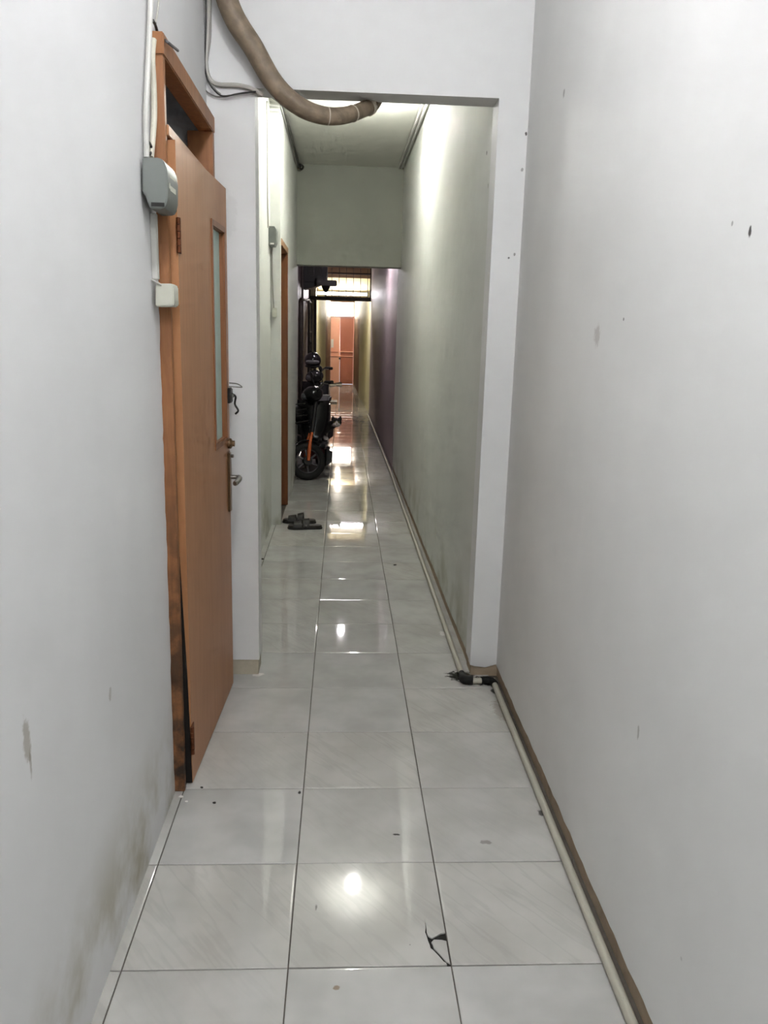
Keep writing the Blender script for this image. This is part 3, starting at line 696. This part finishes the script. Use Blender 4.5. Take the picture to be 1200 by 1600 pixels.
# ------------------------------------------------------------------ bikes parked along the left
M_tyre = plain('black_tyre', (20, 20, 20), 0.75); M_rim = plain('grey_alloy_rim', (120, 118, 122), 0.4, metal=0.6); M_orange = plain('orange_fork_paint', (214, 104, 52), 0.4)
M_body = plain('glossy_black_bodywork', (16, 16, 18), 0.22, var=0.3); M_trim = plain('satin_black_plastic', (26, 26, 27), 0.5); M_seat = plain('black_vinyl_seat', (22, 21, 21), 0.55)
M_lens = plain('clear_lamp_lens', (84, 86, 90), 0.12, spec=0.8); M_red = plain('dark_red_panel', (66, 20, 20), 0.35); M_mir = plain('mirror_glass', (205, 208, 210), 0.06, metal=1.0)
def moped(name, label, loc, rz, R, L_, steer, fork, shell, hbar, basket=True, mirrors=True, span=1.0):
    """step-through electric moped; local -y is forward, the front axle stands over the origin"""
    o = tag(empty(name, loc, rz), label, 'moped')
    rake = Vector((0, 0.24, 1)).normalized(); pivot = Vector((0, 0.03+R*0.24*0, R))
    Rm = Matrix.Rotation(steer, 3, rake)
    st = lambda p: Rm @ (p-pivot)+pivot
    def B(mb, nm, mat, par=o, turned=False, **kw):
        if nm in ('handlebar', 'grip', 'brake_lever', 'mirror', 'mirror_glass'): mb.map(lambda p: Vector((p.x*span, p.y, p.z)))
        if turned: mb.map(st)
        return mb.build(nm, mat, par, local=True, **kw)
    def wheel(y, turned, nm):
        c = (0, y, R); tr = R*0.20
        w = B(MB().torus(c, R-tr, tr, (1, 0, 0), 32, 12, 0.85), nm, M_tyre, turned=turned)
        mb = MB().torus(c, R*0.64, R*0.05, (1, 0, 0), 32, 8, 2.2)
        B(mb, 'rim', M_rim, w, turned)
        mb = MB()
        for k in range(6):
            a = 2*math.pi*k/6+0.3; mb.tube([(0, y+math.cos(a)*R*0.16, R+math.sin(a)*R*0.16), (0, y+math.cos(a+0.15)*R*0.64, R+math.sin(a+0.15)*R*0.64)], R*0.055, 6)
        B(mb, 'spokes', M_rim, w, turned)
        B(MB().lathe([(R*0.22, -0.045), (R*0.25, -0.03), (R*0.25, 0.03), (R*0.22, 0.045)], c, (1, 0, 0), 16), 'hub', M_trim, w, turned)
    wheel(0, True, 'front_wheel'); wheel(L_, False, 'rear_wheel')
    crown = Vector((0, 0.10, 2*R+0.06))
    for s in (-1, 1):
        B(MB().tube([(s*0.062, 0, R), (s*0.062, 0.035, R+0.12), (s*0.058, 0.07, 2*R+0.02), (s*0.04, 0.10, 2*R+0.08)], [0.016, 0.019, 0.015, 0.014], 10), 'fork_leg', fork, turned=True)
    # mudguard over the front wheel
    mb = MB(); v = []; N = 14
    for i in range(N+1):
        a = math.radians(-10+150*i/N)        # from the front, over the top, down the back
        y, z = -math.cos(a)*(R+0.022), R+math.sin(a)*(R+0.022)
        for x, d in ((-0.052, 0.025), (-0.035, 0.0), (0.035, 0.0), (0.052, 0.025)):
            v.append((x, y*(1-d), R+(z-R)*(1-d)))
    f = [(4*i+k, 4*i+k+1, 4*i+k+5, 4*i+k+4) for i in range(N) for k in range(3)]
    fd = B(mb.add(v, f), 'front_mudguard', M_trim, turned=True); fd.modifiers.new('thickness', 'SOLIDIFY').thickness = 0.004
    B(MB().prism([(R*0.90, R*0.55), (R*1.25, R*0.70), (R*1.40, R*1.25), (R*1.12, R*1.45)], 'x', -0.045, 0.045), 'mudflap', M_trim, turned=True, bevel=0.004)
    # steering stem, bars
    top = Vector((0, 0.26, hbar))
    B(MB().tube([(0, 0.10, 2*R+0.05), tuple(top)], 0.022, 10), 'steering_stem', M_trim, turned=True)
    B(MB().tube(smooth_path([(-0.33, 0.34, hbar+0.03), (-0.20, 0.30, hbar+0.05), (-0.07, 0.25, hbar), (0.07, 0.25, hbar), (0.20, 0.30, hbar+0.05), (0.33, 0.34, hbar+0.03)], 4), 0.012, 8), 'handlebar', M_steel, turned=True)
    for s in (-1, 1):
        B(MB().tube([(s*0.22, 0.305, hbar+0.048), (s*0.345, 0.345, hbar+0.028)], 0.019, 10), 'grip', M_seat, turned=True)
        B(MB().tube([(s*0.20, 0.28, hbar+0.045), (s*0.26, 0.27, hbar+0.04), (s*0.33, 0.30, hbar+0.02)], 0.006, 6), 'brake_lever', M_steel, turned=True)
        if not mirrors: continue
        mr = B(MB().tube([(s*0.17, 0.29, hbar+0.05), (s*0.20, 0.28, hbar+0.14), (s*0.21, 0.28, hbar+0.17)], 0.006, 6).ell((s*0.22, 0.28, hbar+0.19), (0.052, 0.014, 0.034)), 'mirror', M_trim, turned=True)
        B(MB().ell((s*0.22, 0.288, hbar+0.19), (0.045, 0.010, 0.028)), 'mirror_glass', M_mir, mr, turned=True)
    # head cowl with lamp
    hc = B(MB().ell((0, 0.20, hbar-0.03), (0.125, 0.11, 0.085), 18, 10), 'head_cowl', shell, turned=True)
    B(MB().ell((0, 0.115, hbar-0.04), (0.062, 0.04, 0.042)), 'headlight', M_lens, hc, turned=True)
    if basket:
        bk = MB()
        for z in (0.0, 0.06, 0.12, 0.18):
            g = 0.10+z*0.12
            bk.tube([(-g-0.02, 0.09-g*0.2, 0.60+z), (g+0.02, 0.09-g*0.2, 0.60+z), (g+0.02, -0.16, 0.60+z), (-g-0.02, -0.16, 0.60+z), (-g-0.02, 0.09-g*0.2, 0.60+z)], 0.005, 6)
        for k in range(9):
            x = -0.11+k*0.0275; bk.tube([(x, -0.15, 0.60), (x*1.15, -0.162, 0.785)], 0.004, 5)
        bk.box(-0.12, 0.12, -0.155, 0.07, 0.595, 0.603)
        B(bk, 'front_basket', M_iron, turned=True)
        B(MB().ell((0.0, -0.04, 0.70), (0.115, 0.09, 0.10)), 'basket_cover', M_seat, o, True)
    # leg shield, footboard, seat tower
    lo = 2*R-0.02
    mb = MB(); v = []; N = 8
    for i in range(N+1):
        q = i/N; z = lo+(hbar-0.10-lo)*q; w = 0.10+0.075*math.sin(math.pi*min(1, q*1.1)*0.62); y = 0.17+0.10*q
        for x, d in ((-w, 0.07), (-w*0.6, 0.012), (0, 0.0), (w*0.6, 0.012), (w, 0.07)): v.append((x, y+d, z))
    f = [(5*i+k, 5*i+k+1, 5*i+k+6, 5*i+k+5) for i in range(N) for k in range(4)]
    sh = B(mb.add(v, f), 'leg_shield', shell); sh.modifiers.new('thickness', 'SOLIDIFY').thickness = 0.02
    B(MB().box(-0.14, 0.14, 0.26, L_*0.62, 0.30, 0.345), 'footboard', M_trim, bevel=0.01)
    B(MB().box(-0.125, 0.125, 0.30, L_*0.62, 0.17, 0.30), 'battery_box', M_red, bevel=0.015)
    B(MB().prism([(L_*0.60, 0.30), (L_*0.57, 0.62), (L_*0.60, 0.70), (L_*1.12, 0.72), (L_*1.22, 0.66), (L_*1.18, 0.50), (L_*0.95, 0.42), (L_*0.80, 0.30)], 'x', -0.115, 0.115), 'seat_tower', shell, bevel=0.02, seg=3)
    B(MB().prism([(L_*0.56, 0.72), (L_*0.58, 0.76), (L_*0.78, 0.755), (L_*0.86, 0.80), (L_*1.15, 0.80), (L_*1.18, 0.74), (L_*1.10, 0.715)], 'x', -0.125, 0.125), 'saddle', M_seat, bevel=0.02, seg=3)
    B(MB().tube([(0.10, L_, R), (0.13, L_*0.75, R+0.03)], 0.02, 8), 'swing_arm', M_trim); B(MB().tube([(-0.10, L_, R), (-0.13, L_*0.75, R+0.03)], 0.02, 8), 'swing_arm', M_trim)
    for s in (-1, 1): B(MB().tube([(s*0.10, L_*0.62, 0.17), (s*0.12, L_*0.66, 0.012), (s*0.15, L_*0.66, 0.010)], 0.010, 8), 'stand_leg', M_steel)
    B(MB().ell((0, L_*1.20, 0.60), (0.06, 0.025, 0.03)), 'tail_lamp', M_red)
    return o
moped('electric_moped', 'black electric moped with orange fork and front wheel turned sideways', (-0.325, 8.40, 0), math.radians(-4), 0.198, 1.02, math.radians(-70), M_orange, M_body, 0.90, span=0.85)
moped('electric_moped', 'dark grey moped parked behind the black one, nearer the iron gate', (-0.355, 10.35, 0), math.radians(-2), 0.235, 1.18, math.radians(-55), M_iron, plain('charcoal_bodywork', (46, 46, 48), 0.25, var=0.2), 0.98, basket=False, mirrors=False, span=0.6)
M_helm = plain('black_gloss_helmet', (18, 18, 20), 0.18)
hz = 1.09
he = tag(empty('helmet', (-0.365, 10.60, hz-0.02)), 'black helmet resting on the bars of the rear moped', 'helmet')
MB().ell((-0.375, 10.60, hz+0.06), (0.105, 0.125, 0.105), 20, 12).build('helmet_shell', M_helm, he)
MB().ell((-0.375, 10.52, hz+0.045), (0.088, 0.055, 0.035), 18, 8).build('visor', plain('grey_visor', (120, 120, 122), 0.1), he)
MB().torus((-0.375, 10.60, hz-0.012), 0.085, 0.014, (0, 0, 1), 20, 8).build('helmet_rim', M_trim, he)

# ------------------------------------------------------------------ cat on the moped's footboard
def cat():
    hc = Vector((-0.052, 8.90, 0.548))
    mb = MB()
    mb.ell(hc, (0.056, 0.050, 0.050), 20, 14)
    mb.ell(hc+Vector((0.0, -0.040, -0.018)), (0.027, 0.022, 0.019), 14, 9)          # muzzle
    mb.ell(hc+Vector((0.024, -0.022, -0.016)), (0.026, 0.024, 0.022), 12, 8).ell(hc+Vector((-0.024, -0.022, -0.016)), (0.026, 0.024, 0.022), 12, 8)
    for s in (-1, 1):                                                                  # ears
        e = hc+Vector((s*0.036, 0.004, 0.030))
        mb.lathe([(0.026, 0.0), (0.021, 0.014), (0.011, 0.030), (0.002, 0.046)], e, (s*0.22, 0.0, 1), 12)
    neck = [(hc+Vector((-0.02, 0.035, -0.015)), 0.042), (Vector((-0.13, 8.97, 0.50)), 0.050), (Vector((-0.21, 8.98, 0.465)), 0.066), (Vector((-0.31, 8.99, 0.455)), 0.078), (Vector((-0.40, 9.00, 0.445)), 0.075)]
    for (a, ra), (b, rb_) in zip(neck, neck[1:]):
        for k in range(6):
            q = k/5; r = ra+(rb_-ra)*q; mb.ell(a.lerp(b, q), (r*1.05, r, r), 14, 9)
    for x, y in ((-0.215, 8.935), (-0.222, 9.025)):                                    # fore legs folded on the board
        for k in range(6): mb.ell(Vector((x+0.007*k, y, 0.44-0.0145*k)), (0.022, 0.020, 0.024), 10, 7)
        mb.ell((x+0.052, y-0.004, 0.361), (0.030, 0.019, 0.014), 12, 7)
    for y in (8.935, 9.055):                                                           # haunches
        mb.ell((-0.385, y, 0.415), (0.065, 0.03, 0.062), 12, 8); mb.ell((-0.345, y, 0.362), (0.05, 0.02, 0.015), 12, 7)
    tl = smooth_path([(-0.46, 9.0, 0.42), (-0.47, 9.08, 0.385), (-0.41, 9.13, 0.368), (-0.33, 9.12, 0.366)], 5)
    mb.tube(tl, [0.018]*(len(tl)-1)+[0.010], 8)
    t = NT('black_and_white_fur'); P = t.pos()
    d = t.vmath('SUBTRACT', P, tuple(hc)); sp_ = t.new('ShaderNodeSeparateXYZ'); t.link(d, sp_.inputs[0])
    x, y, z = sp_.outputs
    nz = t.math('MULTIPLY', t.math('SUBTRACT', t.noise(P, 60, 3), 0.5), 0.02)
    blaze = t.math('ADD', t.math('ADD', z, t.math('MULTIPLY', t.math('ABSOLUTE', x), 0.9)), nz)       # inverted V up the face
    face = t.math('MULTIPLY', t.ramp(blaze, 0.030, 0.018), t.ramp(y, 0.012, -0.006))
    face = t.math('MULTIPLY', face, t.ramp(x, -0.09, -0.06))
    G = t.new('ShaderNodeSeparateXYZ'); t.link(P, G.inputs[0])
    belly = t.ramp(t.math('ADD', G.outputs['Z'], nz), 0.405, 0.385)
    fac = t.math('MAXIMUM', face, belly)
    M = t.set(Base_Color=t.mix(fac, lin((26, 22, 20)), lin((214, 204, 200))), Roughness=0.8)
    t.bump(t.noise(P, 260, 2), 0.3, 0.002)
    o = mb.build('cat', M)
    r = o.modifiers.new('one_skin', 'REMESH'); r.mode = 'VOXEL'; r.voxel_size = 0.0045; r.use_smooth_shade = True
    s = o.modifiers.new('soften', 'SMOOTH'); s.iterations = 3; s.factor = 0.5
    tag(o, 'black and white cat crouched on the front moped, face turned to the camera', 'cat')
    eye = plain('amber_eye', (120, 110, 50), 0.1); nose = plain('pink_nose', (120, 80, 78), 0.5)
    for s_ in (-1, 1): MB().ell(hc+Vector((s_*0.022, -0.044, 0.008)), (0.0085, 0.006, 0.008), 10, 7).build('eye', eye, o)
    MB().ell(hc+Vector((0, -0.061, -0.010)), (0.007, 0.005, 0.005), 10, 7).build('nose', nose, o)
cat()

# ------------------------------------------------------------------ gate, grille and fittings in the middle distance
M_gate = plain('dark_brown_gate_iron', (44, 32, 26), 0.5, metal=0.2, var=0.3)
gr = tag(empty('window_grille', (0, GY, 2.10)), 'dark iron grille of upright bars over the gateway, lamp glaring behind', 'grille')
MB().box(-0.625, 0.515, GY-0.03, GY+0.03, 2.075, 2.145).build('bottom_rail', M_gate, gr, bevel=0.004)
MB().box(-0.625, 0.515, GY-0.02, GY+0.02, 2.545, 2.575).build('top_rail', M_gate, gr, bevel=0.004)
MB().box(0.490, 0.515, GY-0.02, GY+0.02, 2.145, 2.79).build('grille_post', M_gate, gr, bevel=0.003)
MB().box(-0.625, -0.600, GY-0.02, GY+0.02, 2.145, 2.79).build('grille_post', M_gate, gr, bevel=0.003)
for k in range(8):
    x = -0.47+k*0.131; MB().tube([(x, GY, 2.12), (x, GY, 2.79)], 0.0055, 6).build('grille_bar', M_gate, gr)
gt = tag(empty('gate', (-0.60, 14.4, 0)), 'brown iron gate folded open against the left wall behind the mopeds', 'gate')
for y in (14.35, 15.42): MB().box(-0.60, -0.565, y-0.02, y+0.02, 0.02, 2.06).build('gate_stile', M_gate, gt, bevel=0.003)
for z in (0.06, 0.95, 1.50, 2.02): MB().box(-0.597, -0.570, 14.37, 15.40, z-0.017, z+0.017).build('gate_rail', M_gate, gt, bevel=0.003)
for k in range(7):
    y = 14.50+k*0.13; MB().tube([(-0.583, y, 0.04), (-0.583, y, 2.04)], 0.007, 6).build('gate_bar', M_gate, gt)
for z in (1.15, 1.30): MB().tube(smooth_path([(-0.575, 14.5, z), (-0.560, 14.56, z+0.05), (-0.560, 14.64, z+0.03), (-0.565, 14.62, z-0.03)], 5), 0.009, 8).build('scroll', M_gate, gt)
tag(MB().box(-0.53, -0.485, GY-0.035, GY+0.025, 0.0, 2.075).build('gate_post', M_gate, bevel=0.004), 'dark brown upright post holding the left end of the grille', 'post')
dp = smooth_path([(-0.605, 11.8, 0.0), (-0.605, 11.8, 0.9), (-0.605, 11.8, 1.75), (-0.600, 11.82, 1.93), (-0.575, 11.95, 1.95), (-0.55, 12.3, 1.955), (-0.54, 13.4, 2.0)], 6)
tag(MB().tube(dp, 0.018, 10).build('drain_pipe', M_gate), 'dark pipe rising up the left wall and bending towards the gate', 'pipe')
tag(MB().tube([(-0.605, 12.55, 0.0), (-0.605, 12.55, 2.75)], 0.016, 10).build('drain_pipe', plain('dull_brown_pipe', (84, 74, 70), 0.5)), 'thin upright pipe on the left wall beyond the bent one', 'pipe')
# dark box unit high on the left, with a funnel-shaped fitting beside it
q0 = at(476, 418, 'y', 12.9); q1 = at(511, 441, 'y', 12.9)
un = tag(empty('wall_unit', (-0.45, 13.1, q1.z)), 'dark boxy cooling unit high on the left wall past the downstand beam', 'wall unit')
MB().box(-0.628, q1.x, 12.9, 13.45, q1.z, 2.70).build('unit_case', plain('dark_unit_metal', (40, 36, 40), 0.5), un, bevel=0.01)
for k in range(2): MB().box(-0.55+k*0.125, -0.455+k*0.125, 12.885, 12.899, q1.z+0.10, 2.66).build('unit_grille', M_iron, un, bevel=0.003)
q2 = at(488, 450, 'y', 12.9)
MB().prism([(-0.628, q1.z), (q1.x-0.03, q1.z), (q2.x, q2.z+0.01), (-0.61, q2.z-0.015)], 'y', 12.95, 13.40).build('unit_base', M_trim, un, bevel=0.004)
q = at(512, 447, 'y', 12.7); qa = at(501, 442, 'y', 12.7); qb = at(526.5, 442, 'y', 12.7); qc = at(509, 466, 'y', 12.7); qt = at(512, 438, 'y', 12.7); qn = at(509, 457, 'y', 12.7)
fu = tag(empty('lamp_bracket', (q.x, 12.7, qc.z)), 'dark funnel-shaped fitting on a bar in front of the glaring tube lamp', 'fitting')
MB().box(qa.x, qb.x, 12.64, 12.76, q.z, qt.z).build('bar', M_iron, fu, bevel=0.01)
MB().box(qa.x-0.06, qa.x+0.03, 12.68, 12.92, q.z+0.01, qt.z+0.04).build('bracket_arm', M_iron, fu, bevel=0.01)
MB().lathe([(0.068, q.z+0.002), (0.062, q.z-0.02), (0.040, q.z-0.06), (0.012, qn.z)], (qc.x, 12.70, 0), n=16).build('funnel', M_iron, fu)
MB().tube([(qc.x, 12.70, qn.z+0.005), (qc.x, 12.70, qc.z)], 0.008, 8).build('stem', M_iron, fu)

# ------------------------------------------------------------------ at the far end
tag(MB().box(-0.335, -0.262, EY-0.006, EY-0.001, 1.06, 1.30).build('paper_notice', plain('white_paper', (245, 243, 238), 0.6)), 'blank white sheet of paper stuck on the far salmon door', 'paper')
def shoe(label, x, y, rz, mat, h=0.07):
    o = tag(empty('shoe', (x, y, 0), rz), label, 'shoe', 'shoes left at the far door')
    out = [(-0.13, 0), (-0.11, 0.035), (-0.05, 0.045), (0.05, 0.036), (0.11, 0.034), (0.125, 0), (0.11, -0.034), (0.05, -0.034), (-0.05, -0.042), (-0.11, -0.032)]
    MB().prism(out, 'z', 0, 0.022).build('sole', M_white, o, bevel=0.004, local=True)
    mb = MB(); v = []; prof = [(-0.125, 0.03, 0.032), (-0.08, 0.038, 0.05), (-0.02, 0.036, 0.06), (0.03, 0.030, h), (0.10, 0.030, h*1.05), (0.12, 0.020, h)]
    for x_, w, z in prof: v += [(x_, -w, 0.02), (x_, -w*0.75, z*0.85), (x_, 0, z), (x_, w*0.75, z*0.85), (x_, w, 0.02)]
    f = [(5*i+k, 5*i+k+1, 5*i+k+6, 5*i+k+5) for i in range(5) for k in range(4)] + [(0, 1, 2, 3, 4), (25, 29, 28, 27, 26)]
    mb.add(v, f).build('upper', mat, o, local=True)
    return o
for k, (lab, px, Y, rz, rgb) in enumerate((('dark red shoe at the far door, leftmost of the row', 508, 23.70, 0.3, (90, 30, 26)), ('black shoe in the middle of the row at the far door', 519, 24.02, 2.9, (26, 22, 20)), ('white soled dark shoe at the far door, rightmost of the row', 528, 24.25, -0.2, (60, 50, 44)))):
    p = at(px, 598, 'y', Y); shoe(lab, p.x, Y, rz, plain('shoe_upper', rgb, 0.5))
p0 = at(516, 630, 'z', 0)
tag(MB().box(p0.x-0.02, p0.x+0.15, p0.y, p0.y+0.55, 0.0, 0.03).build('floor_board', plain('grey_board', (120, 104, 98), 0.6), bevel=0.004), 'grey board lying on the floor beside the mopeds', 'board')

# ------------------------------------------------------------------ crumbs and chips on the tiles
M_crumb = plain('dark_crumb', (44, 38, 34), 0.8); M_chip = plain('white_paint_chip', (226, 224, 218), 0.6)
def crumb(label, px, py, s, mat, name='crumb', cat_='debris'):
    p = at(px, py, 'z', 0); mb = MB(); rnd = random.Random(px); n = 7
    poly = [(p.x+math.cos(2*math.pi*i/n)*s*rnd.uniform(0.6, 1.2), p.y+math.sin(2*math.pi*i/n)*s*0.7*rnd.uniform(0.6, 1.2)) for i in range(n)]
    return tag(mb.prism(poly, 'z', 0.0, s*0.5).build(name, mat, bevel=s*0.12), label, cat_)
crumb('white paint chip at the foot of the door jamb', 283, 1246, 0.009, M_chip, 'paint_chip', 'paint chip')
crumb('small white paint chip just in front of the door jamb', 291, 1253, 0.006, M_chip, 'paint_chip', 'paint chip')
crumb('dark crumb on the tile in front of the open door', 335, 1255, 0.007, M_crumb)
crumb('dark crumb right under the door corner', 315, 1231, 0.007, M_crumb)
crumb('dark crumb alone on the passage tiles to the right', 617, 883, 0.011, M_crumb)
crumb('dark crumb at the foot of the left passage wall', 410, 874, 0.014, M_crumb)
